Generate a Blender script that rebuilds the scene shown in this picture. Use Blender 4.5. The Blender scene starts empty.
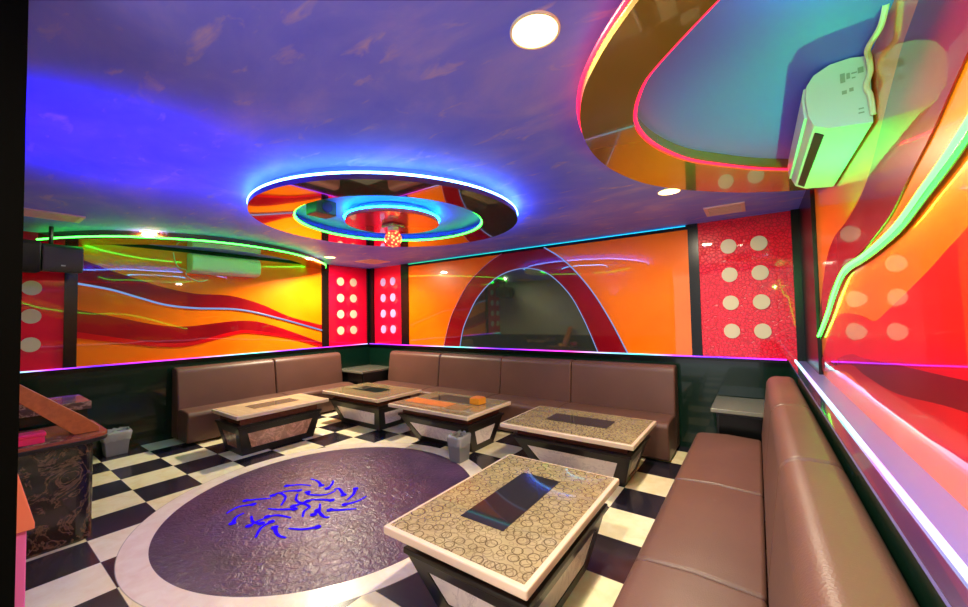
import bpy, bmesh, math, random
from mathutils import Matrix, Vector
random.seed(4)
SC = bpy.context.scene
COL = SC.collection
PI = math.pi

# ------------------------------------------------------------------ helpers
def lin(c):
    def f(v):
        v /= 255.0
        return v / 12.92 if v <= 0.04045 else ((v + 0.055) / 1.055) ** 2.4
    return (f(c[0]), f(c[1]), f(c[2]), 1.0)

def mat(name, rgb, rough=0.5, metal=0.0, coat=0.0, spec=0.5, coat_rough=0.03, coat_ior=1.5, emit=None, estr=0.0):
    m = bpy.data.materials.new(name); m.use_nodes = True
    b = m.node_tree.nodes['Principled BSDF']
    b.inputs['Base Color'].default_value = lin(rgb)
    b.inputs['Roughness'].default_value = rough
    b.inputs['Metallic'].default_value = metal
    b.inputs['Coat Weight'].default_value = coat
    b.inputs['Coat Roughness'].default_value = coat_rough
    b.inputs['Coat IOR'].default_value = coat_ior
    b.inputs['Specular IOR Level'].default_value = spec
    if emit:
        b.inputs['Emission Color'].default_value = lin(emit)
        b.inputs['Emission Strength'].default_value = estr
    return m

class NT:
    """small wrapper to write node graphs tersely"""
    def __init__(self, m):
        self.t = m.node_tree; self.b = self.t.nodes['Principled BSDF']
    def n(self, typ, **kw):
        nd = self.t.nodes.new(typ)
        for k, v in kw.items(): setattr(nd, k, v)
        return nd
    def link(self, a, b): self.t.links.new(a, b)
    def math(self, op, a, b=None, c=None):
        nd = self.n('ShaderNodeMath', operation=op)
        for i, v in enumerate((a, b, c)):
            if v is None: continue
            if isinstance(v, (int, float)): nd.inputs[i].default_value = v
            else: self.link(v, nd.inputs[i])
        return nd.outputs[0]
    def obj(self):
        return self.n('ShaderNodeTexCoord').outputs['Object']
    def noise(self, scale, detail=4, rough=0.5, vec=None, dist=0.0):
        nd = self.n('ShaderNodeTexNoise')
        nd.inputs['Scale'].default_value = scale; nd.inputs['Detail'].default_value = detail
        nd.inputs['Roughness'].default_value = rough; nd.inputs['Distortion'].default_value = dist
        self.link(vec if vec is not None else self.obj(), nd.inputs['Vector'])
        return nd.outputs['Fac']
    def ramp(self, fac, stops, interp='LINEAR'):
        nd = self.n('ShaderNodeValToRGB'); cr = nd.color_ramp; cr.interpolation = interp
        while len(cr.elements) < len(stops): cr.elements.new(0.5)
        for e, (p, c) in zip(cr.elements, stops):
            e.position = p; e.color = lin(c)
        self.link(fac, nd.inputs['Fac'])
        return nd.outputs['Color']
    def mix(self, fac, a, b):
        nd = self.n('ShaderNodeMix', data_type='RGBA')
        if isinstance(fac, (int, float)): nd.inputs[0].default_value = fac
        else: self.link(fac, nd.inputs[0])
        for i, v in ((6, a), (7, b)):
            if isinstance(v, tuple): nd.inputs[i].default_value = lin(v)
            else: self.link(v, nd.inputs[i])
        return nd.outputs[2]
    def bump(self, h, strength=0.2, dist=0.01):
        nd = self.n('ShaderNodeBump'); nd.inputs['Strength'].default_value = strength
        nd.inputs['Distance'].default_value = dist
        self.link(h, nd.inputs['Height']); self.link(nd.outputs[0], self.b.inputs['Normal'])
    def color(self, c): self.link(c, self.b.inputs['Base Color'])
    def mapping(self, scale=(1, 1, 1), rot=(0, 0, 0)):
        nd = self.n('ShaderNodeMapping'); nd.inputs['Scale'].default_value = scale; nd.inputs['Rotation'].default_value = rot
        self.link(self.obj(), nd.inputs['Vector']); return nd.outputs[0]

def BM(): return bmesh.new()

def link_mesh(name, bm, m, parent=None, loc=None, bevel=0, seg=2, smooth=False):
    bmesh.ops.recalc_face_normals(bm, faces=bm.faces[:])
    me = bpy.data.meshes.new(name); bm.to_mesh(me); bm.free()
    me.materials.append(m)
    o = bpy.data.objects.new(name, me); COL.objects.link(o)
    if parent is not None: o.parent = parent
    if loc: o.location = loc
    if bevel:
        md = o.modifiers.new('bevel', 'BEVEL'); md.width = bevel; md.segments = seg
        md.limit_method = 'ANGLE'; md.angle_limit = 0.6
    if smooth or bevel:
        for p in me.polygons: p.use_smooth = True
        if bevel:
            w = o.modifiers.new('wn', 'WEIGHTED_NORMAL'); w.keep_sharp = True
    return o

def tag(o, label, cat, group=None):
    o['label'] = label; o['category'] = cat
    if group: o['group'] = group
    return o

def thing(name, label, cat, loc=(0, 0, 0), rz=0, group=None):
    o = bpy.data.objects.new(name, None); COL.objects.link(o)
    o.location = loc; o.rotation_euler = (0, 0, rz); o.empty_display_size = 0.1
    return tag(o, label, cat, group)

def struct(name, bm, m, label=None, **kw):
    o = link_mesh(name, bm, m, **kw); o['kind'] = 'structure'
    if label: o['label'] = label; o['category'] = name.split('_')[0]
    return o

def box(bm, x0, x1, y0, y1, z0, z1):
    v = [bm.verts.new((x, y, z)) for x in (x0, x1) for y in (y0, y1) for z in (z0, z1)]
    for f in ((0, 1, 3, 2), (4, 6, 7, 5), (0, 4, 5, 1), (2, 3, 7, 6), (0, 2, 6, 4), (1, 5, 7, 3)):
        bm.faces.new([v[i] for i in f])
    return bm

def bx(x0, x1, y0, y1, z0, z1): return box(BM(), x0, x1, y0, y1, z0, z1)

def prism(bm, pts, a0, a1, place):
    """extrude a 2D outline between a0 and a1; place(p, q, a) -> xyz"""
    A = [bm.verts.new(place(p, q, a0)) for p, q in pts]
    B = [bm.verts.new(place(p, q, a1)) for p, q in pts]
    n = len(pts)
    bm.faces.new(A); bm.faces.new(B[::-1])
    for i in range(n):
        j = (i + 1) % n
        bm.faces.new((A[i], A[j], B[j], B[i]))
    return bm

def catmull(pts, sub=8, closed=False):
    out = []; n = len(pts)
    rng = range(n) if closed else range(n - 1)
    for i in rng:
        def P(k):
            if closed: return Vector(pts[k % n])
            return Vector(pts[max(0, min(n - 1, k))])
        p0, p1, p2, p3 = P(i - 1), P(i), P(i + 1), P(i + 2)
        for s in range(sub):
            t = s / sub
            out.append(tuple(0.5 * ((2 * p1) + (p2 - p0) * t + (2 * p0 - 5 * p1 + 4 * p2 - p3) * t * t + (3 * p1 - p0 - 3 * p2 + p3) * t ** 3)))
    if not closed: out.append(tuple(pts[-1]))
    return out

def tube(bm, pts, r, n=8, closed=False):
    P = [Vector(p) for p in pts]; rings = []; N = len(P); prev = None
    for i, p in enumerate(P):
        if closed: d = P[(i + 1) % N] - P[i - 1]
        else: d = P[min(i + 1, N - 1)] - P[max(i - 1, 0)]
        d.normalize()
        if prev is None:
            u = d.orthogonal().normalized()
        else:
            u = (prev - d * prev.dot(d)).normalized()
        prev = u; w = d.cross(u)
        rings.append([bm.verts.new(p + (u * math.cos(2 * PI * k / n) + w * math.sin(2 * PI * k / n)) * r) for k in range(n)])
    for i in range(N if closed else N - 1):
        a, b = rings[i], rings[(i + 1) % N]
        for k in range(n):
            bm.faces.new((a[k], a[(k + 1) % n], b[(k + 1) % n], b[k]))
    if not closed:
        bm.faces.new(rings[0][::-1]); bm.faces.new(rings[-1])
    return bm

def lathe(bm, prof, c=(0, 0, 0), n=32):
    """prof: (r, z) list; closed with caps where r == 0"""
    rings = []
    for r, z in prof:
        if r < 1e-6: rings.append([bm.verts.new((c[0], c[1], c[2] + z))])
        else: rings.append([bm.verts.new((c[0] + r * math.cos(2 * PI * k / n), c[1] + r * math.sin(2 * PI * k / n), c[2] + z)) for k in range(n)])
    for a, b in zip(rings, rings[1:]):
        for k in range(n):
            q = [a[k % len(a)], a[(k + 1) % len(a)], b[(k + 1) % len(b)], b[k % len(b)]]
            q = list(dict.fromkeys(q))
            if len(q) > 2: bm.faces.new(q)
    return bm

def annulus(bm, c, r0, r1, z0, z1, n=96):
    R = []
    for r, z in ((r0, z0), (r1, z0), (r1, z1), (r0, z1)):
        R.append([bm.verts.new((c[0] + r * math.cos(2 * PI * k / n), c[1] + r * math.sin(2 * PI * k / n), z)) for k in range(n)])
    for i in range(4):
        a, b = R[i], R[(i + 1) % 4]
        for k in range(n):
            bm.faces.new((a[k], a[(k + 1) % n], b[(k + 1) % n], b[k]))
    return bm

# ------------------------------------------------------------------ room dimensions (metres)
XL, XR, YB, YF, ZC, ZD = -0.383, 6.165, 3.803, -0.866, 2.4575, 0.998
XLEDGE = 6.012
T = 0.4
FC = (2.81, 0.945)         # centre of floor circle
RC = (3.07, 1.395)         # centre of ceiling ring

# ------------------------------------------------------------------ materials
def floor_material():
    m = mat('checker_floor', (255, 255, 255), 0.3, coat=0.25, coat_rough=0.08)
    N = NT(m); sep = N.n('ShaderNodeSeparateXYZ'); N.link(N.obj(), sep.inputs[0])
    X, Y = sep.outputs[0], sep.outputs[1]
    ix = N.math('FLOOR', N.math('DIVIDE', X, T)); iy = N.math('FLOOR', N.math('DIVIDE', Y, T))
    par = N.math('PINGPONG', N.math('ADD', ix, iy), 1.0)
    cell = N.n('ShaderNodeCombineXYZ'); N.link(ix, cell.inputs[0]); N.link(iy, cell.inputs[1])
    wn = N.n('ShaderNodeTexWhiteNoise'); N.link(cell.outputs[0], wn.inputs[0])
    vein = N.noise(9, 6, 0.6, dist=0.6)
    white = N.mix(wn.outputs[0], N.ramp(vein, [(0.3, (240, 218, 158)), (0.6, (252, 238, 188))]), N.ramp(vein, [(0.3, (242, 226, 190)), (0.6, (250, 240, 215))]))
    dark = N.ramp(vein, [(0.3, (26, 24, 34)), (0.7, (44, 40, 54))])
    tile = N.mix(par, white, dark)
    fx = N.math('ABSOLUTE', N.math('SUBTRACT', N.math('FRACT', N.math('DIVIDE', X, T)), 0.5))
    fy = N.math('ABSOLUTE', N.math('SUBTRACT', N.math('FRACT', N.math('DIVIDE', Y, T)), 0.5))
    grout = N.math('GREATER_THAN', N.math('MAXIMUM', fx, fy), 0.496)
    tile = N.mix(N.math('MULTIPLY', grout, 0.6), tile, (130, 120, 110))
    dx = N.math('SUBTRACT', X, FC[0]); dy = N.math('SUBTRACT', Y, FC[1])
    r = N.math('SQRT', N.math('ADD', N.math('MULTIPLY', dx, dx), N.math('MULTIPLY', dy, dy)))
    ring = N.math('LESS_THAN', r, 1.335); disc = N.math('LESS_THAN', r, 1.18)
    ringcol = N.ramp(vein, [(0.3, (238, 214, 190)), (0.65, (248, 232, 212))])
    line = N.math('COMPARE', r, 1.335, 0.003)
    tile = N.mix(ring, tile, ringcol); tile = N.mix(N.math('MULTIPLY', line, 0.5), tile, (120, 105, 95))
    disccol = N.ramp(N.noise(3.5, 6, 0.65), [(0.3, (56, 34, 66)), (0.5, (74, 48, 84)), (0.75, (96, 62, 98))])
    N.color(N.mix(disc, tile, disccol))
    rr = N.math('MULTIPLY_ADD', disc, 0.10, 0.24); N.link(rr, N.b.inputs['Roughness'])
    N.link(N.math('MULTIPLY_ADD', disc, -0.25, 0.25), N.b.inputs['Coat Weight'])
    h = N.math('MULTIPLY', disc, N.math('ADD', N.noise(16, 3, 0.6, dist=1.2), N.math('MULTIPLY', N.noise(60, 2), 0.3)))
    N.bump(h, 0.4, 0.02)
    return m

def ceiling_material():
    m = mat('cloud_ceiling', (100, 100, 170), 0.55)
    N = NT(m); v = N.mapping((1.0, 1.7, 1), (0, 0, 0.5))
    a = N.noise(1.6, 6, 0.6, v, 0.4); b = N.noise(4.5, 5, 0.55, N.mapping((0.8, 2.2, 1), (0, 0, 0.6)), 0.5)
    base = N.ramp(a, [(0.3, (96, 108, 255)), (0.5, (116, 124, 255)), (0.7, (152, 146, 250))])
    cl = N.ramp(b, [(0.60, (0, 0, 0)), (0.74, (255, 255, 255))])
    N.color(N.mix(N.math('MULTIPLY', cl, 0.55), base, (214, 184, 214)))
    return m

def croc_material():
    m = mat('red_croc', (225, 8, 40), 0.3, coat=0.6, spec=.2)
    N = NT(m); vo = N.n('ShaderNodeTexVoronoi', feature='DISTANCE_TO_EDGE'); vo.inputs['Scale'].default_value = 30
    N.link(N.obj(), vo.inputs['Vector'])
    e = N.ramp(vo.outputs['Distance'], [(0.02, (0, 0, 0)), (0.14, (255, 255, 255))])
    N.bump(e, 0.35, 0.01); N.color(N.mix(e, (205, 0, 34), (245, 6, 50)))
    return m

def gloss_panel(name, rgb, rgb2=None, ior=1.45):
    m = mat(name, rgb, 0.3, coat=1.0, coat_rough=0.02, coat_ior=ior, spec=.15)
    if rgb2:
        N = NT(m); N.color(N.ramp(N.noise(1.5, 2), [(0.35, rgb), (0.65, rgb2)]))
    N = NT(m); N_b = N.noise(1.3, 2)
    nd = N.n('ShaderNodeBump'); nd.inputs['Strength'].default_value = 0.12; nd.inputs['Distance'].default_value = 0.02
    N.link(N_b, nd.inputs['Height']); N.link(nd.outputs[0], N.b.inputs['Coat Normal'])
    return m

def leather(name, rgb):
    m = mat(name, rgb, 0.42, spec=0.5)
    N = NT(m); n1 = N.noise(2.2, 4); N.color(N.mix(n1, tuple(int(c * .85) for c in rgb), tuple(min(255, int(c * 1.12)) for c in rgb)))
    v = N.n('ShaderNodeTexVoronoi'); v.inputs['Scale'].default_value = 160; N.link(N.obj(), v.inputs['Vector'])
    h = N.math('ADD', N.math('MULTIPLY', v.outputs['Distance'], 0.12), N.noise(4.0, 3, 0.5))
    N.bump(h, 0.18, 0.02)
    return m

def circles_material():
    m = mat('circle_pattern_glass', (205, 185, 140), 0.25, coat=1.0, coat_rough=0.02, coat_ior=1.5)
    N = NT(m)
    def rings(scale, rnd, off, lo, hi):
        mp = N.n('ShaderNodeMapping'); mp.inputs['Location'].default_value = off; mp.inputs['Scale'].default_value = (1, 1, 0)
        N.link(N.obj(), mp.inputs['Vector'])
        out = []
        for feat, key in (('F1', 'Distance'), ('N_SPHERE_RADIUS', 'Radius')):
            vo = N.n('ShaderNodeTexVoronoi', voronoi_dimensions='2D', feature=feat); vo.inputs['Scale'].default_value = scale; vo.inputs['Randomness'].default_value = rnd
            N.link(mp.outputs[0], vo.inputs['Vector']); out.append(vo.outputs[key])
        q = N.math('DIVIDE', out[0], out[1])
        return N.math('MULTIPLY', N.math('GREATER_THAN', q, lo), N.math('LESS_THAN', q, hi))
    a = rings(15, .6, (0, 0, 0), .82, 1.02); b = N.math('MAXIMUM', rings(15, .6, (3.035, 1.735, 0), .82, 1.0), rings(19, .6, (7.41, 2.13, 0), .8, 1.0))
    base = N.ramp(N.noise(7, 4), [(0.3, (160, 142, 100)), (0.7, (182, 164, 122))])
    c = N.mix(N.math('MULTIPLY', b, 0.5), base, (96, 76, 48))
    N.color(N.mix(N.math('MULTIPLY', a, 0.8), c, (84, 64, 38)))
    return m

def marble(name, light, dark, vein, scale=3.0):
    m = mat(name, light, 0.2, coat=0.3, coat_rough=0.06)
    N = NT(m); n = N.noise(scale, 8, 0.65, dist=1.6)
    N.color(N.ramp(n, [(0.30, dark), (0.50, light), (0.535, vein), (0.57, light), (0.8, dark)]))
    return m

def wood(name, a, b, rough=0.35, sc=(2, 22, 22)):
    m = mat(name, a, rough, coat=0.1, spec=.3)
    N = NT(m); N.color(N.ramp(N.noise(1.5, 6, 0.6, N.mapping(sc), 0.5), [(0.3, a), (0.7, b)]))
    return m

def led(name, rgb, strength):
    return mat(name, (20, 20, 20), 0.5, emit=rgb, estr=strength)

def led_rainbow(name, axis, strength, stops, scale):
    m = mat(name, (20, 20, 20), 0.5, emit=(255, 255, 255), estr=strength)
    N = NT(m); sep = N.n('ShaderNodeSeparateXYZ'); N.link(N.obj(), sep.inputs[0])
    f = N.math('FRACT', N.math('MULTIPLY', sep.outputs[axis], scale))
    N.link(N.ramp(f, stops), N.b.inputs['Emission Color'])
    return m

M_floor, M_ceil, M_croc = floor_material(), ceiling_material(), croc_material()
M_orange = gloss_panel('orange_acrylic', (255, 112, 0), (255, 124, 6))
M_maroon = gloss_panel('maroon_acrylic', (134, 2, 18), (154, 4, 22))
M_redac = gloss_panel('red_acrylic', (225, 8, 18), (205, 5, 20))
M_mirror_dark = mat('dark_mirror', (120, 128, 112), .04, metal=.85)
M_black = mat('black_gloss', (10, 11, 10), 0.25, spec=.3)
M_blackmatte = mat('black_matte', (12, 13, 12), 0.45)
M_dado = mat('dark_green_gloss', (6, 34, 24), 0.22, coat=0.35, coat_rough=0.05, spec=.25)
M_ledge = mat('lilac_ledge', (120, 116, 190), 0.3, coat=0.5, coat_rough=0.1)
M_wallgrey = mat('grey_wall', (150, 150, 132), 0.6)
M_cream = mat('cream_disc', (214, 200, 170), 0.45)
M_soffit = mat('brown_stretch_soffit', (88, 44, 20), 0.10, coat=1.0, coat_rough=0.02, coat_ior=1.9)
M_soffit_olive = mat('olive_stretch_soffit', (128, 104, 40), 0.16, coat=1.0, coat_rough=0.03, coat_ior=1.6)
M_ring = mat('dark_red_stretch_ring', (70, 6, 12), 0.06, coat=1.0, coat_rough=0.01, coat_ior=2.2)
M_recess = mat('blue_recess', (92, 112, 254), 0.5)
M_disc = mat('red_disc', (225, 40, 50), 0.2, coat=0.8)
M_leather = leather('brown_leather', (98, 66, 56))
M_leather_d = leather('dark_brown_leather', (96, 66, 58))
M_pattern = circles_material()
M_edge = mat('cream_lacquer', (228, 202, 176), 0.25, coat=0.6)
M_espresso = wood('espresso_wood', (24, 19, 19), (34, 27, 26), 0.35)
M_brownlip = wood('brown_lip', (84, 44, 36), (104, 58, 46), 0.2)
M_inset = marble('white_marble', (242, 228, 224), (228, 212, 212), (214, 198, 200), 3.5)
M_insetbrown = marble('pink_brown_marble', (186, 138, 116), (150, 104, 88), (226, 170, 150), 5.0)
M_glassdark = mat('dark_glass', (46, 42, 46), 0.05, coat=1.0)
M_woodtop = wood('pale_wood_laminate', (196, 164, 126), (216, 186, 148), 0.25, (3, 14, 14))
M_blackmarble = marble('black_marble', (22, 18, 22), (12, 10, 14), (112, 84, 66), 6.5)
M_brownmarble = marble('brown_marble', (96, 74, 58), (46, 36, 34), (170, 140, 110), 4.0)
M_bartop = wood('reddish_bar_top', (130, 66, 48), (156, 84, 58), 0.2)
M_plank = wood('orange_brown_wood', (172, 96, 50), (196, 112, 58), 0.3)
M_block = mat('orange_plastic', (236, 150, 40), 0.35)
M_pink = mat('pink_plastic', (236, 30, 96), 0.3)
M_pinklit = mat('pink_lit_tone', (240, 110, 190), 0.45)  # pink light on the lectern body put into its colour
M_orangelit = mat('coral_lit_tone', (250, 130, 100), 0.45)  # orange light on the lectern top put into its colour
M_white = mat('white_plastic', (206, 208, 202), 0.4, spec=.3)
M_lilac = mat('pale_grey_plastic', (205, 205, 210), 0.3)
M_slot = mat('dark_slot', (16, 20, 16), 0.5)
M_print = mat('grey_print', (150, 156, 138), 0.6)
M_cable = mat('cream_cable', (222, 214, 180), 0.4)
M_speaker = mat('speaker_body', (58, 62, 54), 0.45)
M_grille = mat('speaker_grille', (14, 14, 15), 0.7)
M_vent = mat('vent_frame', (222, 186, 200), 0.4)
M_ventgap = mat('vent_shadow', (150, 120, 140), 0.6)
M_bin = mat('grey_bin', (120, 118, 120), 0.4)
M_bag = mat('clear_bag', (206, 206, 212), 0.25)
M_bag.node_tree.nodes['Principled BSDF'].inputs['Transmission Weight'].default_value = 0.55
M_mat = mat('orange_mat', (244, 136, 60), 0.3, coat=0.5)
M_card = mat('brown_card', (160, 116, 72), 0.4)
M_motif = mat('projected_blue_light', (44, 0, 255), 0.9, spec=0.05)  # blue of a projected light pattern, put into the stroke colour
M_chrome = mat('socket_metal', (170, 160, 180), 0.2, metal=0.9)
M_can = mat('lamp_rim', (240, 230, 210), 0.3)
M_lamp = led('lamp_glow', (255, 216, 130), 5)
M_led_blue = led('led_ice_blue', (90, 150, 255), 20)
M_led_cyan = led('led_cyan', (20, 190, 255), 20)
M_led_green = led('led_green', (52, 255, 56), 8)
M_led_red = led('led_red', (255, 14, 50), 3)
M_led_white = led('led_white', (130, 165, 230), 0.45)
M_led_teal = led('led_teal', (120, 255, 235), 2.6)
RB = [(0.0, (90, 30, 255)), (0.2, (200, 40, 255)), (0.4, (255, 60, 190)), (0.6, (120, 200, 255)), (0.72, (80, 240, 220)), (0.85, (180, 60, 255)), (1.0, (90, 30, 255))]
M_led_rb_y = led_rainbow('led_colour_changing', 1, 1.6, RB, 0.42)
M_led_rb_x = led_rainbow('led_colour_changing_back', 0, 1.6, RB, 0.37)
M_led_rb_r = led_rainbow('led_colour_changing_ledge', 1, 1.5, [(0.0, (190, 200, 255)), (0.35, (215, 150, 255)), (0.6, (150, 255, 240)), (1.0, (190, 200, 255))], 0.5)

# ------------------------------------------------------------------ room shell
struct('floor', bx(XL - .1, XR + .2, -2.6, YB + .1, -.1, 0), M_floor)
struct('ceiling', bx(XL - .1, XR + .2, -2.6, YB + .1, ZC, ZC + .1), M_ceil)
struct('wall_left', bx(XL - .1, XL, YF - .2, YB + .1, 0, ZC), M_blackmatte)
struct('wall_back', bx(XL, XR + .2, YB, YB + .1, 0, ZC), M_blackmatte)
struct('wall_right', bx(XR, XR + .1, -2.6, YB, 0, ZC), M_blackmatte)
struct('wall_front', bx(XL, 4.19, YF - .16, YF, 0, ZC), M_wallgrey)
struct('trim_jamb', bx(4.19, 4.25, YF - .17, YF + .001, 0, ZC), mat('black_jamb', (2, 3, 2), .6, spec=.04))
struct('baseboard_front', bx(XL + .02, 4.19, YF, YF + .001, 0, ZD - .03), M_dado)
# dark green dado on three walls (the right one stands forward as a ledge)
struct('baseboard_left', bx(XL, XL + .02, YF, YB, 0, ZD - .03), M_dado)
struct('baseboard_back', bx(XL + .02, XLEDGE, YB - .02, YB, 0, ZD - .03), M_dado)
struct('baseboard_right', bx(XLEDGE, XR, -1.6, YB, 0, ZD - .012), M_dado)
struct('trim_ledge', bx(XLEDGE - .004, XR, -1.6, YB, ZD - .012, ZD), M_ledge)
struct('trim_ledge_edge', bx(XLEDGE - .004, 6.05, -1.6, YB, ZD + .0002, ZD + .002), mat('dark_ledge_edge', (52, 46, 84), .1, coat=1.0))
struct('trim_left_cap', bx(XL, XL + .035, YF, YB, ZD - .03, ZD), M_black)
struct('trim_back_cap', bx(XL + .035, XLEDGE - .004, YB - .062, YB, ZD - .03, ZD), M_black)
# black posts between the panels, and the black strip under the ceiling
def post(n, x0, x1, y0, y1): struct('trim_%d' % n, bx(x0, x1, y0, y1, ZD, ZC), M_black)
post(1, XL, XL + .03, -.25, -.15); post(2, XL, XL + .03, 2.78, 2.91); post(3, XL, XL + .05, 3.72, YB)
post(4, XL + .05, -.22, YB - .05, YB); post(5, .54, .72, YB - .03, YB); post(6, 5.18, 5.28, YB - .03, YB); post(7, 6.075, XR, YB - .05, YB)
post(8, XR - .03, XR, 2.82, YB - .05)  # black board added for the corner post's mirror image in the glossy wall
struct('trim_10', bx(XL, XL + .02, -.15, 2.78, 2.41, ZC), M_black)
struct('trim_11', bx(.72, 5.18, YB - .02, YB, 2.405, ZC), M_black)

# colour-changing LED along the top of the dado
tag(link_mesh('led_strip', tube(BM(), [(XL + .03, YF + .02, ZD + .006), (XL + .03, YB - .07, ZD + .006)], .007), M_led_rb_y),
    'colour-changing LED strip along top of dark dado on left wall, purple and blue', 'LED strip', 'LED strips on the dado')
tag(link_mesh('led_strip', tube(BM(), [(XL + .06, YB - .053, ZD + .006), (XLEDGE - .02, YB - .053, ZD + .006)], .007), M_led_rb_x),
    'colour-changing LED strip along top of dark dado on back wall above long sofa', 'LED strip', 'LED strips on the dado')
tag(link_mesh('led_strip', tube(BM(), [(6.057, -1.5, ZD + .008), (6.057, YB - .07, ZD + .008)], .008), M_led_rb_r),
    'teal and lilac LED strip lying along the mirror ledge behind the right sofa', 'LED strip', 'LED strips on the dado')

tag(link_mesh('led_strip', tube(BM(), [(.74, YB - .028, ZC - .012), (5.16, YB - .028, ZC - .012)], .006), led_rainbow('led_top', 0, .9, [(0, (20, 220, 90)), (.3, (20, 210, 180)), (1, (30, 190, 255))], .18)),
    'thin teal LED strip under the ceiling along top of the arch wall panel', 'LED strip')

# ------------------------------------------------------------------ wall panels
def curve_band(bm, top, bot, n, place, t0, t1):
    """solid strip between two curves given as (s, z) lists sampled over the same s range"""
    def f(c, s):
        for (a, za), (b, zb) in zip(c, c[1:]):
            if s <= b or (b, zb) == c[-1]:
                return za + (zb - za) * (s - a) / (b - a)
    s0, s1 = top[0][0], top[-1][0]
    ss = [s0 + (s1 - s0) * i / n for i in range(n + 1)]
    pts = [(s, f(top, s)) for s in ss] + [(s, f(bot, s)) for s in ss[::-1]]
    return prism(bm, pts, t0, t1, place)

def smooth(c): return catmull(c, 10)

PL = lambda s, z, t: (XL + t, s, z)          # left wall: t stands out into the room
PR = lambda s, z, t: (XR - t, s, z)
PB = lambda s, z, t: (s, YB - t, z)

t = thing('wave_panel', 'glossy orange left wall panel with dark red waves and a pale blue LED wave', 'wall panel', (XL, 1.3, ZD))
def P(name, bm, m, parent, **kw):
    o = link_mesh(name, bm, m, **kw); o.parent = parent
    o.matrix_parent_inverse = Matrix.Translation(parent.location).inverted() if parent.rotation_euler.z == 0 else (Matrix.Translation(parent.location) @ Matrix.Rotation(parent.rotation_euler.z, 4, 'Z')).inverted()
    return o
P('board', prism(BM(), [(-.15, ZD), (2.78, ZD), (2.78, 2.41), (-.15, 2.41)], 0, .008, PL), M_orange, t)
c1 = smooth([(-.15, 2.22), (.11, 2.11), (.38, 2.01), (.62, 1.93), (.95, 1.865), (1.37, 1.85), (1.77, 1.74), (2.23, 1.54), (2.78, 1.39)])
cl = smooth([(-.15, 1.935), (.12, 1.88), (.38, 1.79), (.63, 1.71), (.95, 1.67), (1.5, 1.65), (2.08, 1.51), (2.78, 1.30)])
c2 = smooth([(-.15, 1.645), (.2, 1.55), (.58, 1.45), (.89, 1.43), (1.5, 1.49), (1.92, 1.42), (2.78, 1.09)])
c3 = smooth([(-.15, 1.40), (.21, 1.31), (.58, 1.23), (.9, 1.22), (1.37, 1.33), (1.63, 1.345), (2.23, 1.22), (2.78, 1.04)])
c4 = smooth([(-.15, 1.33), (.21, 1.25), (.58, 1.18), (.9, 1.17), (1.37, 1.28), (1.63, 1.30), (2.23, 1.19), (2.78, 1.01)])
P('wave_band', curve_band(BM(), c1, cl, 60, PL, .009, .018), M_maroon, t)
P('wave_band', curve_band(BM(), c2, c3, 60, PL, .009, .018), M_maroon, t)
P('wave_band', curve_band(BM(), c3, c4, 60, PL, .009, .020), M_redac, t)
o = P('led_strip', tube(BM(), [(XL + .022, s, z) for s, z in cl], .012), M_led_white, t); o['label'] = 'pale blue LED wave'

t = thing('wave_panel', 'glossy orange right wall panel with red waves, painted reflections and a bright green LED wave', 'wall panel', (XR, 1.0, ZD))
P('board', prism(BM(), [(-1.6, ZD), (2.80, ZD), (2.80, ZC - .005), (-1.6, ZC - .005)], 0, .006, PR), M_orange, t)
r1 = smooth([(-1.6, 2.45), (-.4, 2.45), (.2, 2.40), (.52, 2.30), (.67, 2.26), (.79, 2.20), (.95, 2.11), (1.12, 2.02), (1.31, 1.96), (1.62, 1.92), (2.0, 1.90), (2.30, 1.82), (2.55, 1.66), (2.80, 1.44)])
r2 = smooth([(-1.6, 2.34), (-.4, 2.26), (0.0, 2.12), (.31, 2.0), (.48, 1.93), (.67, 1.87), (.92, 1.79), (1.36, 1.73), (1.81, 1.69), (2.1, 1.64), (2.4, 1.52), (2.80, 1.31)])
rl = smooth([(-1.6, 2.12), (-.4, 2.04), (0.0, 1.93), (.33, 1.835), (.53, 1.79), (.74, 1.745), (.96, 1.72), (1.26, 1.70), (1.68, 1.68), (1.99, 1.59), (2.33, 1.45), (2.80, 1.285)])
r3 = smooth([(-1.6, 1.86), (0, 1.72), (.36, 1.64), (.6, 1.57), (.99, 1.47), (1.19, 1.43), (1.5, 1.455), (1.97, 1.45), (2.3, 1.35), (2.80, 1.12)])
r4 = smooth([(-1.6, 1.36), (0, 1.335), (.4, 1.31), (.95, 1.285), (1.4, 1.26), (1.8, 1.24), (2.80, 1.06)])
r5_refl = smooth([(-1.6, 1.26), (0, 1.245), (.42, 1.235), (.95, 1.185), (1.4, 1.185), (1.8, 1.19), (2.80, 1.045)])
r6_refl = smooth([(-1.6, 1.15), (0, 1.13), (.42, 1.12), (.95, 1.10), (1.47, 1.12), (1.9, 1.14), (2.80, 1.03)])
P('wave_band', curve_band(BM(), r1, r2, 90, PR, .007, .012), M_maroon, t)
P('wave_band', curve_band(BM(), r3, r4, 90, PR, .007, .012), M_redac, t)
P('wave_band', curve_band(BM(), r4, r5_refl, 90, PR, .007, .012), M_maroon, t)  # reflection of the dark dado and sofas, painted as a band
P('wave_band', curve_band(BM(), r5_refl, r6_refl, 90, PR, .007, .012), M_redac, t)  # pink reflection of the ledge, painted as a red band
P('led_diffuser', curve_band(BM(), [(a, b + .022) for a, b in rl], [(a, b - .022) for a, b in rl], 90, PR, .013, .017), mat('green_acrylic', (0, 214, 90), .25, coat=1.0), t)
o = P('led_strip', tube(BM(), [(XR - .026, s, z) for s, z in rl], .007), M_led_green, t); o['label'] = 'bright green LED wave'

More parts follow.
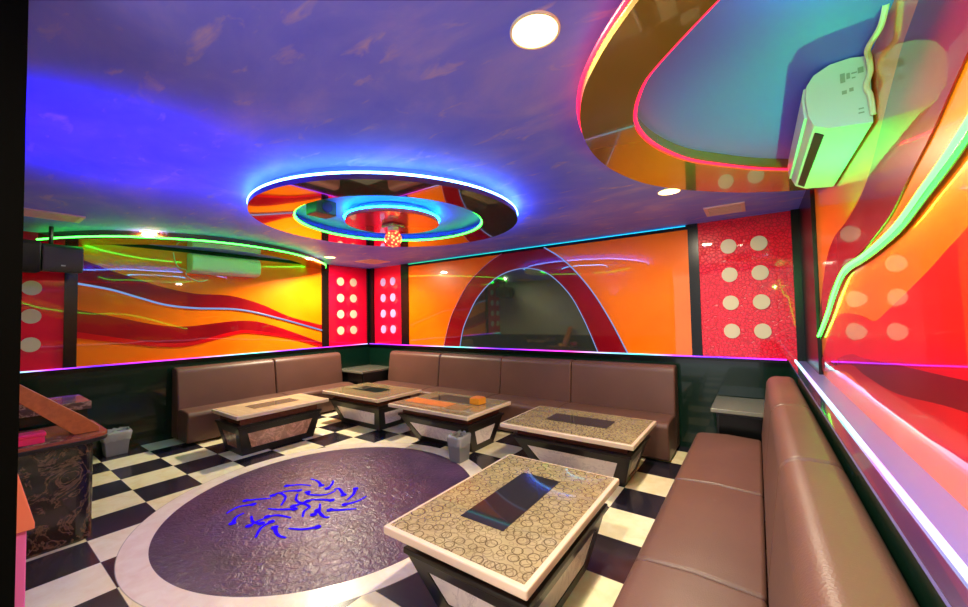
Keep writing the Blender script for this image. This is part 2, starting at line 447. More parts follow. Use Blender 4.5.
t = thing('arch_panel', 'glossy orange back wall panel with a maroon arch around a dark mirror', 'wall panel', (2.95, YB, ZD))
P('board', prism(BM(), [(.72, ZD + .002), (5.18, ZD + .002), (5.18, 2.405), (.72, 2.405)], 0, .008, PB), M_orange, t)
ao = smooth([(1.55, ZD + .004), (1.64, 1.3), (1.78, 1.6), (2.1, 2.02), (2.45, 2.28), (2.72, 2.41)]) + smooth([(3.42, 2.41), (3.72, 2.19), (4.04, 1.82), (4.29, 1.41), (4.49, ZD + .004)])
ai = smooth([(1.9, ZD + .004), (1.97, 1.28), (2.09, 1.51), (2.25, 1.75), (2.48, 1.96), (2.72, 2.09), (2.98, 2.145), (3.22, 2.135), (3.49, 2.03), (3.77, 1.75), (3.96, 1.41), (4.13, ZD + .004)])
P('outer_arch', prism(BM(), ao, .009, .018, PB), M_maroon, t)
P('mirror_arch', prism(BM(), ai, .019, .026, PB), M_mirror_dark, t)
nl = len(smooth([(0, 0)] * 6))
P('led_strip', tube(BM(), [(s, YB - .027, z + .009) for s, z in ao[nl:]], .008), M_led_white, t)
P('led_strip', tube(BM(), [(s, YB - .033, z + .009) for s, z in ai], .006), M_led_white, t)
P('edge_strip', tube(BM(), [(s, YB - .024, z) for s, z in ao[:nl]], .004), mat('pink_edge', (230, 140, 190), .3), t)

def studded(label, place, s0, s1, cols, loc, bm_=None, dm=None, n_rows=(2.17, 1.87, 1.575, 1.28), top=None):
    t = thing('studded_panel', label, 'wall panel', loc, 0, 'red studded panels')
    top = top or ZC
    P('board', prism(BM(), [(s0, ZD), (s1, ZD), (s1, top), (s0, top)], 0, .012, place), bm_ or M_redgloss, t)
    for s in cols:
        for z in n_rows:
            pts = [(s + .071 * math.cos(2 * PI * k / 32), z + .076 * math.sin(2 * PI * k / 32)) for k in range(32)]
            P('disc', prism(BM(), pts, .0125, .022, place), dm or M_cream, t)
    return t
M_redgloss = gloss_panel('red_gloss', (232, 6, 44), (222, 6, 56))
studded('red panel with cream discs at near end of left wall, below the speaker', PL, YF, -.25, (-.76, -.48), (XL, -.5, ZD))
studded('glossy red panel with cream discs on left wall beside the back corner', PL, 2.91, 3.72, (3.15, 3.42), (XL, 3.3, ZD))
studded('narrow red panel with bluish discs on back wall at the left corner', PB, -.22, .54, (.04, .31), (.16, YB, ZD), None, mat('lilac_disc', (186, 164, 236), .4))
studded('wide red embossed panel with eight cream discs at right end of back wall', PB, 5.28, 6.075, (5.555, 5.815), (5.67, YB, ZD), M_croc)

# ------------------------------------------------------------------ ceiling features
t = thing('ceiling_soffit', 'brown glossy half-oval soffit on left wall with green LED rim', 'ceiling soffit', (XL, 1.2, ZC))
lo = catmull([(XL, -.45), (.01, -.26), (.36, -.02), (.58, .26), (.76, .60), (.83, .95), (.81, 1.25), (.69, 1.68), (.47, 2.06), (.23, 2.39), (.01, 2.62), (XL, 2.85)], 8)
li = catmull([(XL, -.12), (-.05, .08), (.2, .3), (.4, .6), (.5, .95), (.48, 1.25), (.38, 1.6), (.2, 1.95), (0, 2.2), (XL, 2.5)], 8)
zs0, zs1 = 2.366, 2.40
P('soffit_slab', prism(BM(), lo + li[::-1], zs0, zs1, lambda p, q, a: (p, q, a)), M_soffit, t)
P('rim_lip', prism(BM(), catmull([(p - .06 if p > XL + .02 else p, q) for p, q in lo[::8] + [lo[-1]]], 8) + li[::-1], zs1, ZC, lambda p, q, a: (p, q, a)), M_soffit, t)
o = P('led_strip', tube(BM(), [(max(p + .004, XL + .012), q, 2.386) for p, q in lo], .009), M_led_green, t); o['label'] = 'green LED rim'
P('led_strip', tube(BM(), [(max(p - .010, XL + .012), q, zs0 + .016) for p, q in li], .006), led('led_green_bright', (8, 255, 60), 22), t)

t = thing('ceiling_soffit', 'olive glossy half-oval soffit on right wall with pink-red LED rims', 'ceiling soffit', (XR, 1.2, ZC))
ro = catmull([(XR, -.34), (5.80, -.08), (5.54, .14), (5.36, .32), (5.22, .52), (5.12, .77), (5.07, 1.06), (5.08, 1.38), (5.16, 1.71), (5.29, 1.97), (5.47, 2.20), (5.72, 2.45), (6.0, 2.63), (XR, 2.71)], 8)
ri = catmull([(XR, -.06), (5.9, .12), (5.72, .28), (5.51, .49), (5.43, .60), (5.36, .77), (5.33, .92), (5.34, 1.12), (5.39, 1.33), (5.48, 1.55), (5.62, 1.75), (5.80, 1.97), (5.99, 2.14), (XR, 2.24)], 8)
P('soffit_slab', prism(BM(), ro + ri[::-1], zs0, zs1, lambda p, q, a: (p, q, a)), M_soffit_olive, t)
P('recess_plate', prism(BM(), ri, ZC - .008, ZC - .002, lambda p, q, a: (p, q, a)), M_recess, t)
P('rim_lip', prism(BM(), catmull([(p + .06 if p < XR - .02 else p, q) for p, q in ro[::8] + [ro[-1]]], 8) + ri[::-1], zs1, ZC - .0005, lambda p, q, a: (p, q, a)), M_soffit_olive, t)
o = P('led_strip', tube(BM(), [(min(p - .004, XR - .012), q, zs1 + .008) for p, q in ro], .009), M_led_red, t); o['label'] = 'pink-red outer LED rim'
P('led_strip', tube(BM(), [(min(p + .010, XR - .012), q, zs0 + .012) for p, q in ri], .007), M_led_red, t)

t = thing('ceiling_ring', 'round dark red mirror ring on ceiling with blue LED outside and green LED inside', 'ceiling ring', (RC[0], RC[1], ZC))
P('ring_slab', annulus(BM(), RC, .826, 1.145, 2.352, 2.388), M_ring, t)
P('ring_lip', annulus(BM(), RC, .90, 1.08, 2.388, ZC), M_recess, t)
circ = lambda r, z, n=96: [(RC[0] + r * math.cos(2 * PI * k / n), RC[1] + r * math.sin(2 * PI * k / n), z) for k in range(n)]
o = P('led_strip', tube(BM(), circ(1.14, 2.396), .009, 8, True), M_led_blue, t); o['label'] = 'ice blue outer LED'
o = P('led_strip', tube(BM(), circ(.818, 2.366), .008, 8, True), M_led_green, t); o['label'] = 'green inner LED'
P('recess_plate', annulus(BM(), RC, .40, .899, ZC - .012, ZC - .004), M_recess, t)

t = thing('ceiling_disc', 'small red hanging disc in middle of ceiling ring with cyan LED rim', 'ceiling disc', (RC[0], RC[1], ZC))
P('plate', lathe(BM(), [(0, 0), (.42, 0), (.42, .03), (0, .03)], (RC[0], RC[1], 2.352), 64), M_disc, t)
P('spacer', lathe(BM(), [(0, 0), (.36, 0), (.36, .063), (0, .063)], (RC[0], RC[1], 2.382), 64), M_recess, t)
P('led_strip', tube(BM(), circ(.425, 2.392, 64), .008, 8, True), M_led_cyan, t)

t = thing('disco_ball', 'small glowing red disco ball under the red ceiling disc', 'disco light', (RC[0], RC[1], 2.352))
P('socket', bx(RC[0] - .075, RC[0] + .075, RC[1] - .075, RC[1] + .075, 2.315, 2.351), M_chrome, t, bevel=.008)
P('neck', lathe(BM(), [(0, 0), (.05, 0), (.05, .035), (0, .035)], (RC[0], RC[1], 2.282), 24), M_white, t)
mb = mat('red_crystal', (255, 90, 60), .1, coat=1)
Nb = NT(mb); vb = Nb.n('ShaderNodeTexVoronoi'); vb.inputs['Scale'].default_value = 38; Nb.link(Nb.obj(), vb.inputs['Vector'])
Nb.link(Nb.ramp(vb.outputs['Distance'], [(.15, (255, 215, 120)), (.38, (255, 90, 50)), (.6, (200, 10, 30))]), Nb.b.inputs['Emission Color']); Nb.b.inputs['Emission Strength'].default_value = 1.6
bmq = BM(); bmesh.ops.create_icosphere(bmq, subdivisions=3, radius=.078, matrix=Matrix.Translation((RC[0], RC[1], 2.213)))
P('globe', bmq, mb, t)

t = thing('stage_light', 'small black stage light box hanging inside left of the ceiling ring', 'stage light', (2.93, .77, ZC))
P('housing', bx(2.85, 3.0, .68, .86, 2.325, 2.44), M_speaker, t, bevel=.008)
P('mount', bx(2.90, 2.95, .74, .80, 2.44, 2.4455), M_blackmatte, t)
P('lens', prism(BM(), [(.77 + .045 * math.cos(2 * PI * k / 20), 2.382 + .045 * math.sin(2 * PI * k / 20)) for k in range(20)], 3.0, 3.008, lambda p, q, a: (a, p, q)), M_glassdark, t)

for x, y, lb in ((5.187, .179, 'round ceiling downlight near the camera beside the right soffit'), (5.235, 2.365, 'round ceiling downlight at far tip of the right soffit near back wall'),
                 (.505, .263, 'round ceiling downlight by near end of the left green-rimmed soffit'), (.39, 2.46, 'round ceiling downlight near back left corner beyond the green rim')):
    t = thing('downlight', lb, 'downlight', (x, y, ZC), 0, 'warm ceiling downlights')
    P('rim', annulus(BM(), (x, y), .078, .086, ZC - .008, ZC - .0005, 32), M_can, t)
    P('lens', lathe(BM(), [(0, 0), (.077, 0), (.077, .005), (0, .005)], (x, y, ZC - .006), 32), M_lamp, t)

def vent(label, x0, x1, y0, y1, along):
    t = thing('ceiling_vent', label, 'vent', ((x0 + x1) / 2, (y0 + y1) / 2, ZC), 0, 'ceiling vents')
    w = .03; fr = BM()
    for a in ((x0, x1, y0, y0 + w), (x0, x1, y1 - w, y1), (x0, x0 + w, y0 + w, y1 - w), (x1 - w, x1, y0 + w, y1 - w)):
        box(fr, *a, ZC - .014, ZC - .0005)
    P('frame', fr, M_vent, t)
    P('backing', bx(x0 + w, x1 - w, y0 + w, y1 - w, ZC - .003, ZC - .0008), M_ventgap, t)
    n = 5
    for k in range(n):
        if along == 'x':
            y = y0 + w + (y1 - y0 - 2 * w) * (k + .5) / n; P('slat', bx(x0 + w, x1 - w, y - .012, y + .012, ZC - .010, ZC - .0035), M_vent, t)
        else:
            x = x0 + w + (x1 - x0 - 2 * w) * (k + .5) / n; P('slat', bx(x - .012, x + .012, y0 + w, y1 - w, ZC - .010, ZC - .0035), M_vent, t)
vent('pink-lit ceiling vent above the wide red panel at the right of back wall', 5.40, 5.72, 3.11, 3.46, 'x')
vent('ceiling vent above the speaker at far left beside black wall edge', .55, .86, -.68, -.27, 'y')
vent('thin ceiling vent above the back left corner panels', .30, .72, 2.98, 3.38, 'x')

# ------------------------------------------------------------------ air conditioners
t = thing('air_conditioner', 'white air conditioner on right wall, end cap towards camera, green lit below', 'air conditioner', (XR, 1.45, 2.18))
prof = [(6.153, 2.175), (6.03, 2.19), (5.985, 2.215), (5.968, 2.26), (5.962, 2.34), (5.968, 2.385), (5.99, 2.42), (6.04, 2.445), (6.10, 2.448), (6.153, 2.435)]
P('body', prism(BM(), prof, 1.035, 1.93, lambda p, q, a: (p, a, q)), M_white, t, bevel=.006)
P('end_cap', prism(BM(), [(6.06 + (p - 6.06) * .99, 2.31 + (q - 2.31) * .985) for p, q in prof], 1.026, 1.035, lambda p, q, a: (p, a, q)), M_white, t)
P('louvre', prism(BM(), [(5.992, 2.207), (6.018, 2.188), (6.022, 2.192), (5.996, 2.211)], 1.09, 1.87, lambda p, q, a: (p, a, q)), M_slot, t)
P('front_panel', prism(BM(), [(5.9675, 2.262), (5.958, 2.262), (5.953, 2.34), (5.960, 2.384), (5.968, 2.384), (5.9615, 2.34)], 1.05, 1.915, lambda p, q, a: (p, a, q)), M_lilac, t)
for (x, z, w, h) in ((6.075, 2.375, .014, .036), (6.091, 2.378, .010, .022), (6.108, 2.384, .016, .005), (6.126, 2.388, .016, .022), (6.106, 2.366, .010, .005), (6.078, 2.318, .014, .014), (6.098, 2.322, .012, .014), (6.122, 2.24, .014, .005), (6.122, 2.224, .016, .005)):
    P('printed_mark', bx(x - w / 2, x + w / 2, 1.0245, 1.0258, z - h / 2, z + h / 2), M_print, t)
tag(link_mesh('drain_hose', tube(BM(), catmull([(6.143, .75, 2.45), (6.138, .80, 2.41), (6.125, .90, 2.40), (6.14, .97, 2.395), (6.147, 1.0, 2.36), (6.135, 1.005, 2.31), (6.145, 1.005, 2.27), (6.150, 1.01, 2.20)], 8), .009), M_cable),
    'cream drain hose curling down beside the right air conditioner end cap', 'hose')
t = thing('air_conditioner', 'long white air conditioner on left wall under green-rimmed soffit', 'air conditioner', (XL, 1.3, 2.14))
prof = [(XL + .012, 2.13), (XL + .13, 2.14), (XL + .185, 2.165), (XL + .2, 2.20), (XL + .2, 2.32), (XL + .17, 2.375), (XL + .10, 2.395), (XL + .012, 2.395)]
P('body', prism(BM(), prof, .86, 1.70, lambda p, q, a: (p, a, q)), M_white, t, bevel=.008)
P('end_cap', prism(BM(), [(XL + .1 + (p - XL - .1) * .98, 2.26 + (q - 2.26) * .98) for p, q in prof], .851, .86, lambda p, q, a: (p, a, q)), M_cream, t)
P('louvre', prism(BM(), [(XL + .140, 2.1375), (XL + .180, 2.156), (XL + .178, 2.160), (XL + .138, 2.142)], .92, 1.64, lambda p, q, a: (p, a, q)), M_lilac, t)
tag(link_mesh('power_cable', tube(BM(), catmull([(XL + .03, .70, 2.39), (XL + .03, .72, 2.28), (XL + .03, .76, 2.2), (XL + .03, .84, 2.17), (XL + .03, .845, 2.10), (XL + .03, .98, 2.03), (XL + .03, 1.08, 2.06)], 8), .006), M_cable),
    'cream cable looping under the left air conditioner', 'cable')

# ------------------------------------------------------------------ speaker at the left
t = thing('speaker', 'black wall speaker hanging from ceiling at far left over the bar', 'speaker', (.1, -.4, 2.15))
P('body', prism(BM(), [(-.05, 2.02), (.21, 2.0), (.24, 2.06), (.24, 2.24), (.2, 2.27), (-.05, 2.29)], -.47, -.19, lambda p, q, a: (p, a, q)), M_speaker, t, bevel=.012)
P('grille', prism(BM(), [(-.06, 2.0), (.22, 1.985), (.26, 2.06), (.26, 2.25), (.21, 2.29), (-.06, 2.305)], -.66, -.475, lambda p, q, a: (p, a, q)), M_grille, t, bevel=.012)
P('bracket', tube(BM(), [(.10, -.40, 2.275), (.10, -.40, 2.38), (.10, -.40, ZC)], .016), M_blackmatte, t)
o = P('badge', bx(.2402, .2425, -.345, -.315, 2.055, 2.068), M_white, t); o['label'] = 'small white badge'

# ------------------------------------------------------------------ sofas
def back_profile(flip=1, h=.905, d=.235):
    """(u, z): u measured from the wall into the room"""
    pts = [(0, .02), (d, .02), (d, .45)]
    top = h; r = .075; tw = d - .045
    for k in range(7):
        a = k / 6 * PI / 2
        pts.append((tw - r + r * math.cos(a) + .0, top - r + r * math.sin(a)))
    for k in range(5):
        a = PI / 2 + k / 4 * PI / 2
        pts.append((.045 + .045 * math.cos(a), top - .045 + .045 * math.sin(a)))
    return pts

def sofa(label, place, loc, bounds, depth, h, seat_h, d=.235):
    """place(u, s, z): u out from the wall, s along it"""
    t = thing('sofa', label, 'sofa', loc)
    for a, b in zip(bounds, bounds[1:]):
        g = .004
        P('backrest', prism(BM(), back_profile(1, h, d), a + g, b - g, lambda p, q, s: place(p, s, q)), M_leather, t, bevel=.022, seg=3)
        sp = [(d + .004, .03), (depth - .03, .03), (depth, seat_h - .06), (depth - .02, seat_h - .012), (depth - .06, seat_h), ((d + depth) / 2, seat_h + .012), (d + .004, seat_h)]
        P('seat', prism(BM(), sp, a + g * .5, b - g * .5, lambda p, q, s: place(p, s, q)), M_leather, t, bevel=.020, seg=3)
    return t
sofa('brown leather two-section sofa against the left wall', lambda u, s, z: (XL + .022 + u, s, z), (XL + .3, 1.85, 0), [.69, 1.895, 3.03], .60, .905, .40)
sofa('long brown leather four-section sofa against the back wall', lambda u, s, z: (s, YB - .04 - u, z), (2.74, YB - .3, 0), [.44, 1.635, 2.80, 3.85, 5.035], .66, .905, .40)
sofa('brown leather sofa along the right wall in the foreground', lambda u, s, z: (XLEDGE - .008 - u, s, z), (5.7, 1.3, 0), [-.42, .83, 1.82, 3.01], .73, .945, .40)

# ------------------------------------------------------------------ coffee tables
def frustum_base(t, x0, x1, y0, y1, bx0, bx1, by0, by1, z1, inset_m, fw=.055, side=.10):
    """dark frame flaring upwards, with a recessed trapezoid panel on every side"""
    top = [(x0, y0, z1), (x1, y0, z1), (x1, y1, z1), (x0, y1, z1)]
    bot = [(bx0, by0, .001), (bx1, by0, .001), (bx1, by1, .001), (bx0, by1, .001)]
    bm = BM(); V = lambda p: bm.verts.new(p)
    T4 = [V(p) for p in top]; B4 = [V(p) for p in bot]
    bm.faces.new(T4); bm.faces.new(B4[::-1])
    panels = []
    for i in range(4):
        j = (i + 1) % 4
        a, b, c, d = [Vector(v) for v in (bot[i], bot[j], top[j], top[i])]
        n = (b - a).cross(d - a).normalized()
        L = (b - a).length
        s = min(side, L * .22)
        def pt(u, v):
            lo = a + (b - a) * u; hi = d + (c - d) * u
            return lo + (hi - lo) * v
        su = s / L
        q = [pt(su, .22), pt(1 - su, .22), pt(1 - su * .75, .78), pt(su * .75, .78)]
        inn = [p - n * .012 for p in q]
        O = [B4[i], B4[j], T4[j], T4[i]]; Q = [V(p) for p in q]; I = [V(p) for p in inn]
        for k in range(4):
            l = (k + 1) % 4
            bm.faces.new((O[k], O[l], Q[l], Q[k])); bm.faces.new((Q[k], Q[l], I[l], I[k]))
        bm.faces.new(I)
        panels.append((inn, n))
    P('base', bm, inset_m and M_espresso, t)
    for inn, n in panels:
        pb = BM(); c = sum(inn, Vector()) / 4
        A = [pb.verts.new(c + (p - c) * .985 + n * .001) for p in inn]; B = [pb.verts.new(c + (p - c) * .985 + n * .007) for p in inn]
        pb.faces.new(A[::-1]); pb.faces.new(B)
        for k in range(4): pb.faces.new((A[k], A[(k + 1) % 4], B[(k + 1) % 4], B[k]))
        P('inset_panel', pb, inset_m, t)

def table(label, x0, x1, y0, y1, base, glass, top_m=None, inset_m=None, z=.45):
    t = thing('coffee_table', label, 'coffee table', ((x0 + x1) / 2, (y0 + y1) / 2, 0), 0, 'low lounge tables')
    P('tabletop', bx(x0, x1, y0, y1, z - .042, z), M_edge, t, bevel=.008)
    P('pattern_inlay', bx(x0 + .025, x1 - .025, y0 + .025, y1 - .025, z + .0002, z + .003), top_m or M_pattern, t)
    if glass: P('glass_panel', bx(*glass, z + .0032, z + .0055), SMOKE if top_m else M_glassdark, t)
    a = base
    P('under_shelf', bx(a[0] + .03, a[1] - .03, a[2] + .03, a[3] - .03, .335, z - .0425), M_brownlip, t)
    P('base_top', bx(a[0] - .012, a[1] + .012, a[2] - .012, a[3] + .012, .305, .3345), M_espresso, t, bevel=.004)
    frustum_base(t, *a[:4], *a[4:8], .3045, inset_m or M_inset)
    return t
table('large patterned coffee table nearest the camera with dark glass strip', 4.222, 5.035, .30, 1.487, (4.30, 4.985, .38, 1.35, 4.40, 4.915, .50, 1.215), (4.49, 4.75, .58, 1.23))
table('patterned coffee table with dark strip in front of right half of back sofa', 3.71, 4.955, 2.14, 2.985, (3.80, 4.90, 2.24, 2.87, 3.93, 4.80, 2.42, 2.76), (4.03, 4.64, 2.47, 2.74))
table('coffee table holding an orange mat and box, in front of back sofa middle', 2.09, 3.315, 2.14, 3.0, (2.20, 3.26, 2.22, 2.88, 2.37, 3.20, 2.37, 2.76), (2.36, 3.0, 2.60, 2.88))
table('coffee table in the back left corner between the two sofas', .57, 1.815, 2.205, 3.0, (.66, 1.74, 2.28, 2.90, .82, 1.66, 2.36, 2.78), (.86, 1.44, 2.5, 2.76))
SMOKE = mat('smoked_wood_strip', (150, 122, 92), .15, coat=.8)
tE = table('wooden-topped coffee table with pink-brown marble sides before the left sofa', .48, 1.177, .845, 1.935, (.56, 1.15, .87, 1.83, .68, 1.12, .92, 1.745), (.70, .95, 1.12, 1.66), M_woodtop, M_insetbrown)

tag(link_mesh('orange_mat', bx(2.16, 2.83, 2.34, 2.545, .4535, .4565), M_mat), 'orange mat lying along the front edge of the middle coffee table', 'mat')
tag(link_mesh('menu_card', bx(2.86, 3.10, 2.30, 2.52, .4535, .4560), M_card), 'brown printed card beside the orange mat on the middle table', 'card')
t = thing('tissue_box', 'small orange box standing on the middle coffee table', 'box', (3.05, 2.67, .456))
P('carton', bx(2.985, 3.125, 2.60, 2.74, .4562, .525), M_block, t, bevel=.006)
P('lid', bx(2.995, 3.115, 2.61, 2.73, .5252, .535), M_mat, t, bevel=.004)

# ------------------------------------------------------------------ corner side tables
def side_table(label, x0, x1, y0, y1):
    t = thing('side_table', label, 'side table', ((x0 + x1) / 2, (y0 + y1) / 2, 0), 0, 'corner side tables')
    P('tabletop', bx(x0, x1, y0, y1, .565, .60), mat('grey_stone_top', (120, 118, 104), .2, coat=.6), t, bevel=.004)
    P('cabinet', bx(x0 + .04, x1 - .02, y0 + .04, y1 - .02, .03, .5645), M_blackmatte, t, bevel=.004)
    P('plinth', bx(x0 + .07, x1 - .04, y0 + .07, y1 - .04, 0, .0295), M_blackmatte, t)
    P('door', bx(x0 + .06, x1 - .04, y0 + .030, y0 + .0395, .06, .54), M_black, t)
side_table('dark side table in the back left corner between two sofas', -.355, .385, 3.045, 3.76)
side_table('dark side table with grey top in the back right corner behind the right sofa', 5.395, 6.005, 3.10, 3.76)

# ------------------------------------------------------------------ waste bins
def bin_(label, x, y, rz, s=1.0):
    t = thing('waste_bin', label, 'waste bin', (x, y, 0), rz, 'waste bins')
    w0, d0, w1, d1, h = .075 * s, .085 * s, .09 * s, .105 * s, .25
    bm = BM()
    R0 = [(-w0, -d0), (w0, -d0), (w0, d0), (-w0, d0)]; R1 = [(-w1, -d1), (w1, -d1), (w1, d1), (-w1, d1)]
    A = [bm.verts.new((p, q, .002)) for p, q in R0]; B = [bm.verts.new((p, q, h)) for p, q in R1]
    C = [bm.verts.new((p * .93, q * .93, h)) for p, q in R1]; D = [bm.verts.new((p * .9, q * .9, .012)) for p, q in R0]
    for k in range(4):
        l = (k + 1) % 4
        for u, v in ((A, B), (B, C), (C, D)): bm.faces.new((u[k], u[l], v[l], v[k]))
    bm.faces.new(A[::-1]); bm.faces.new(D)
    link_mesh('bucket', bm, M_bin, t, bevel=.006)
    rng = random.Random(int(x * 100)); bag = BM(); rings = []; n = 28
    for f, z in ((1.01, h - .085), (1.06, h - .05), (1.10, h - .01), (1.06, h + .018), (.95, h + .012), (.86, h - .03)):
        ring = []
        for k in range(n):
            a = 2 * PI * k / n; c, s_ = math.cos(a), math.sin(a); m_ = max(abs(c), abs(s_))
            j = 1 + rng.uniform(-.0, .07)
            ring.append(bag.verts.new((c / m_ * w1 * f * j * .985, s_ / m_ * d1 * f * j * .985, z + rng.uniform(-.012, .012))))
        rings.append(ring)
    for a, b in zip(rings, rings[1:]):
        for k in range(n): bag.faces.new((a[k], a[(k + 1) % n], b[(k + 1) % n], b[k]))
    o = link_mesh('bin_liner', bag, M_bag, t, smooth=True); o['label'] = 'crumpled clear plastic liner'
bin_('grey waste bin with clear liner against the left wall beside the bar', -.215, .15, 0, 1.05)
bin_('grey waste bin with clear liner in front of the middle coffee table', 3.215, 2.12, 0, .9)

# ------------------------------------------------------------------ bar counter and things at the left
t = thing('bar_counter', 'black marble bar counter with reddish top at far left by black wall', 'bar counter', (1.75, -.55, 0))
rc = [(1.96 - .09 + .09 * math.sin(a), -.36 - .09 + .09 * math.cos(a)) for a in [k / 8 * PI / 2 for k in range(9)]]
foot = [(1.42, YF + .002), (1.42, -.36)] + rc + [(1.96, YF + .002)]
P('body', prism(BM(), foot, .001, .665, lambda p, q, a: (p, q, a)), M_blackmarble, t)
rt = [(2.03 - .14 + .14 * math.sin(a), -.29 - .14 + .14 * math.cos(a)) for a in [k / 8 * PI / 2 for k in range(9)]]
lip = [(1.40, YF + .002), (1.40, -.29)] + rt + [(2.03, YF + .002)]
P('edge_lip', prism(BM(), lip, .6655, .692, lambda p, q, a: (p, q, a)), M_blackmatte, t, bevel=.004)
P('counter_top', prism(BM(), lip, .6922, .715, lambda p, q, a: (p, q, a)), M_bartop, t, bevel=.004)
P('marble_edge', bx(1.90, 2.02, YF + .01, -.52, .7152, .722), M_brownmarble, t)
t = thing('back_counter', 'brown marble shelf on a dark cabinet behind the bar', 'counter', (1.1, -.55, 0))
P('shelf', bx(.85, 1.36, YF + .002, -.29, .80, .86), M_brownmarble, t, bevel=.004)
P('cabinet', bx(.87, 1.34, YF + .004, -.31, 0, .7995), M_dado, t)
P('splashback', bx(1.3, 1.36, YF + .004, -.50, .8602, .90), M_brownmarble, t)
tag(link_mesh('wooden_plank', prism(BM(), [(-.80, 1.085), (-.80, 1.19), (-.40, .822), (-.33, .745), (-.33, .716), (-.455, .716)], 1.80, 1.90, lambda p, q, a: (a, p, q)), M_plank, bevel=.004),
    'orange-brown wooden plank sloping down onto the bar counter', 'plank')
tag(link_mesh('orange_block', bx(1.70, 1.79, -.44, -.36, .7155, .775), M_block, bevel=.006), 'small orange block on bar counter behind the sloping plank', 'block')
t = thing('pink_box', 'bright pink flat box on the bar counter beside the black wall edge', 'box', (1.95, -.66, .722))
P('tray', bx(1.905, 2.01, -.80, -.60, .7222, .765), M_pink, t, bevel=.006)
P('lid', bx(1.90, 2.015, -.80, -.595, .7652, .79), M_pink, t, bevel=.006)
t = thing('lectern', 'narrow lectern side painted pink-lit and coral-lit at far left edge beside black wall', 'lectern', (3.2, -.78, 0))
P('column', bx(3.10, 3.30, YF + .002, -.772, 0, .64), M_pinklit, t, bevel=.004)
P('sloped_top', prism(BM(), [(YF + .002, .641), (-.752, .641), (-.752, .665), (YF + .002, 1.17)], 3.08, 3.32, lambda p, q, a: (a, p, q)), M_orangelit, t, bevel=.004)

# ------------------------------------------------------------------ projected blue light pattern, painted as strokes on the floor
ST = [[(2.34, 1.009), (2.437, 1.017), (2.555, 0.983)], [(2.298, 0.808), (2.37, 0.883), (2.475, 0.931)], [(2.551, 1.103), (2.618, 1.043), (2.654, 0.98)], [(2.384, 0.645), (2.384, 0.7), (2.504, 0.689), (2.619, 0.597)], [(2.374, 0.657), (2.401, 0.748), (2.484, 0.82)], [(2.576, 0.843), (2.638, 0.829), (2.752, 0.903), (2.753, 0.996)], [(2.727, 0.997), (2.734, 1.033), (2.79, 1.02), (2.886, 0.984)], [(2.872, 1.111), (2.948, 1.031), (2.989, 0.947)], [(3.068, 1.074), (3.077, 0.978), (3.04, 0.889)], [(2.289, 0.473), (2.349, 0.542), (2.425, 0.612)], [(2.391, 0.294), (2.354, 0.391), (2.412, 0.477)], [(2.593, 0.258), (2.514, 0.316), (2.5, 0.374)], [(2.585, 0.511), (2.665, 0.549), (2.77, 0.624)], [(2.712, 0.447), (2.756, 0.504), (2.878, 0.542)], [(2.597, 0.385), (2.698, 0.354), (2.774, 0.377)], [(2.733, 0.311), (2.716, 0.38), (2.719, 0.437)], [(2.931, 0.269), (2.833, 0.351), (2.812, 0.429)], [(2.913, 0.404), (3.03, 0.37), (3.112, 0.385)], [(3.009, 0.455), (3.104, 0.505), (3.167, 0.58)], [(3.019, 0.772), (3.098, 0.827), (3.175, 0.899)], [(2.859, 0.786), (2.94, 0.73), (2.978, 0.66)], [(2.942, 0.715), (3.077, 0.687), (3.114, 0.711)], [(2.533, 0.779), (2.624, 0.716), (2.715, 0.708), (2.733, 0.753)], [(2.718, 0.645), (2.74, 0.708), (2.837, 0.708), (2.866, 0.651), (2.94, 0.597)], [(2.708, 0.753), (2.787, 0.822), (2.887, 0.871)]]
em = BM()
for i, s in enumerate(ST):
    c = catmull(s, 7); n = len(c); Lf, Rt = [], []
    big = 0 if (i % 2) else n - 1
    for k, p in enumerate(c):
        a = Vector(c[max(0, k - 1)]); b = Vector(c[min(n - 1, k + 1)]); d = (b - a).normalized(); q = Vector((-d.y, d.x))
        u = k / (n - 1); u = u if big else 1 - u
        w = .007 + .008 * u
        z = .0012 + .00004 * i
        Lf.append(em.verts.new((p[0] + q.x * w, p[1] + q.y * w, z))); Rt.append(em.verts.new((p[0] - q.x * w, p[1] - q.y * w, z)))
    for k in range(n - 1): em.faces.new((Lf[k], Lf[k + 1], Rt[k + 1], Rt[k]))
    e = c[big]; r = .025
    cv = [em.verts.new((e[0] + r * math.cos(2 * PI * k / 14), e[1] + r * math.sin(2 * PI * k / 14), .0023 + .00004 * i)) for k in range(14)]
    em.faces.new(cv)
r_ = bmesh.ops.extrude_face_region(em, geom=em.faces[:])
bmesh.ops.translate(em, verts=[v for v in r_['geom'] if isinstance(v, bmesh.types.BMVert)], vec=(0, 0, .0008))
tag(link_mesh('floor_light_pattern', em, M_motif), 'violet-blue projected light swirl painted as curved strokes in middle of dark floor circle', 'emblem')

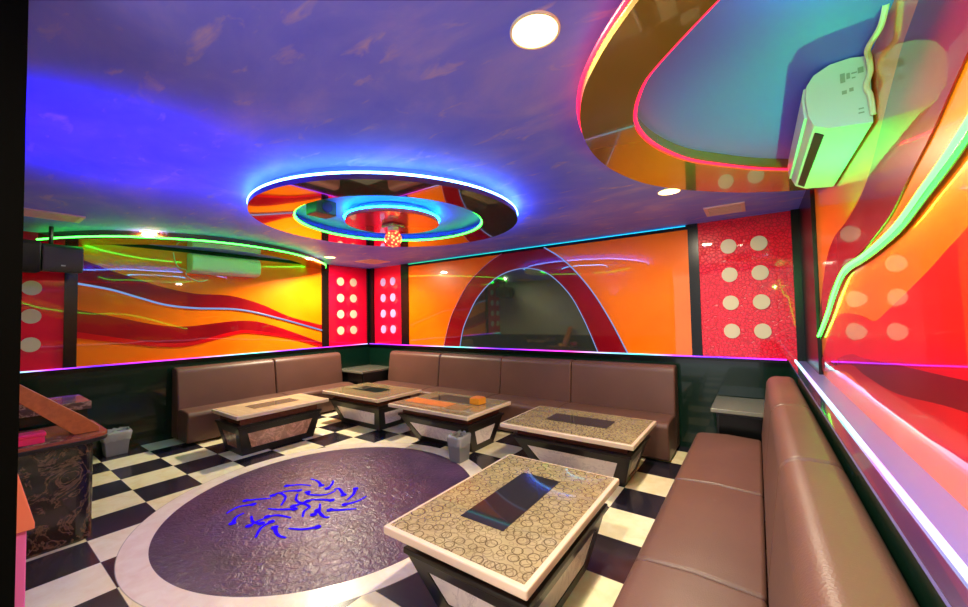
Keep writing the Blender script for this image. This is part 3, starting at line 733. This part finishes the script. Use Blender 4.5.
# ------------------------------------------------------------------ lights
def area(name, loc, size, power, col, rot=(0, 0, 0), shape='DISK', spread=PI):
    l = bpy.data.lights.new(name, 'AREA'); l.energy = power; l.color = col; l.size = size; l.shape = shape; l.spread = spread
    o = bpy.data.objects.new(name, l); o.location = loc; o.rotation_euler = rot; COL.objects.link(o); return o
WARM = (1.0, .86, .62)
for x, y in ((5.187, .179), (5.235, 2.365), (.505, .263), (.39, 2.46)):
    area('downlight_lamp', (x, y, ZC - .02), .12, 27 if x > 3 else 62, WARM)
def spot(name, loc, target, power, col, ang, blend=.6, r=.03):
    l = bpy.data.lights.new(name, 'SPOT'); l.energy = power; l.color = col; l.spot_size = ang; l.spot_blend = blend; l.shadow_soft_size = r
    o = bpy.data.objects.new(name, l); o.location = loc
    o.rotation_euler = (Vector(target) - Vector(loc)).to_track_quat('-Z', 'Y').to_euler(); COL.objects.link(o); return o
spot('blue_stage_lamp', (3.0, -.80, 1.85), (2.9, -.45, ZC), 55, (.02, .0, 1.0), 2.2, .9)
spot('blue_floor_lamp', (2.93, .77, 2.30), (2.75, .66, 0), 60, (.12, .0, 1.0), .55, .5)
area('green_recess_fill', (6.06, .28, 2.36), .16, 5.5, (.02, 1.0, .42), (PI, 0, 0))  # added fill that greens the soffit recess, no fixture there
spot('green_fill_spot', (6.10, 1.40, 1.74), (6.06, 1.45, 2.19), 20, (.02, 1.0, .12), 2.2, .6, .01)  # added spot boosting the LED green under the air conditioner
spot('green_fill_glow', (6.06, -.15, 1.92), (6.05, 1.45, 2.30), 14, (.10, 1.0, .12), 1.2, .8, .008)  # added green fill aimed at the air conditioner, no fixture of its own
# added fill lamps, unseen, behind the open front of the room
for x, y in ((3.9, -1.7), (5.3, -1.8)):
    area('lobby_fill', (x, y, ZC - .02), .14, 24, WARM)

w = bpy.data.worlds.new('world'); SC.world = w; w.use_nodes = True
bg = w.node_tree.nodes['Background']; bg.inputs[0].default_value = (.92, .9, 1.0, 1); bg.inputs[1].default_value = .95

# ------------------------------------------------------------------ camera
cam = bpy.data.cameras.new('camera'); co = bpy.data.objects.new('camera', cam); COL.objects.link(co)
yaw, pitch, roll = math.radians(35.505), math.radians(2.0135), math.radians(-1.1116)
ca, sa, cb, sb = math.cos(yaw), math.sin(yaw), math.cos(pitch), math.sin(pitch)
F = Vector((-sa * cb, ca * cb, sb)); Rr = Vector((ca, sa, 0)); U = Rr.cross(F)
cc, ss = math.cos(roll), math.sin(roll)
R2 = cc * Rr + ss * U; U2 = -ss * Rr + cc * U
mw = Matrix(((R2.x, U2.x, -F.x, 5.7706), (R2.y, U2.y, -F.y, -.9707), (R2.z, U2.z, -F.z, 1.4773), (0, 0, 0, 1)))
co.matrix_world = mw
cam.sensor_width = 36; cam.lens = 381.335 / 968 * 36; cam.clip_start = .02
SC.camera = co
SC.view_settings.view_transform = 'Standard'; SC.view_settings.look = 'None'
SC.view_settings.exposure = 0.9; SC.view_settings.gamma = 1; SC.view_settings.use_curve_mapping = False
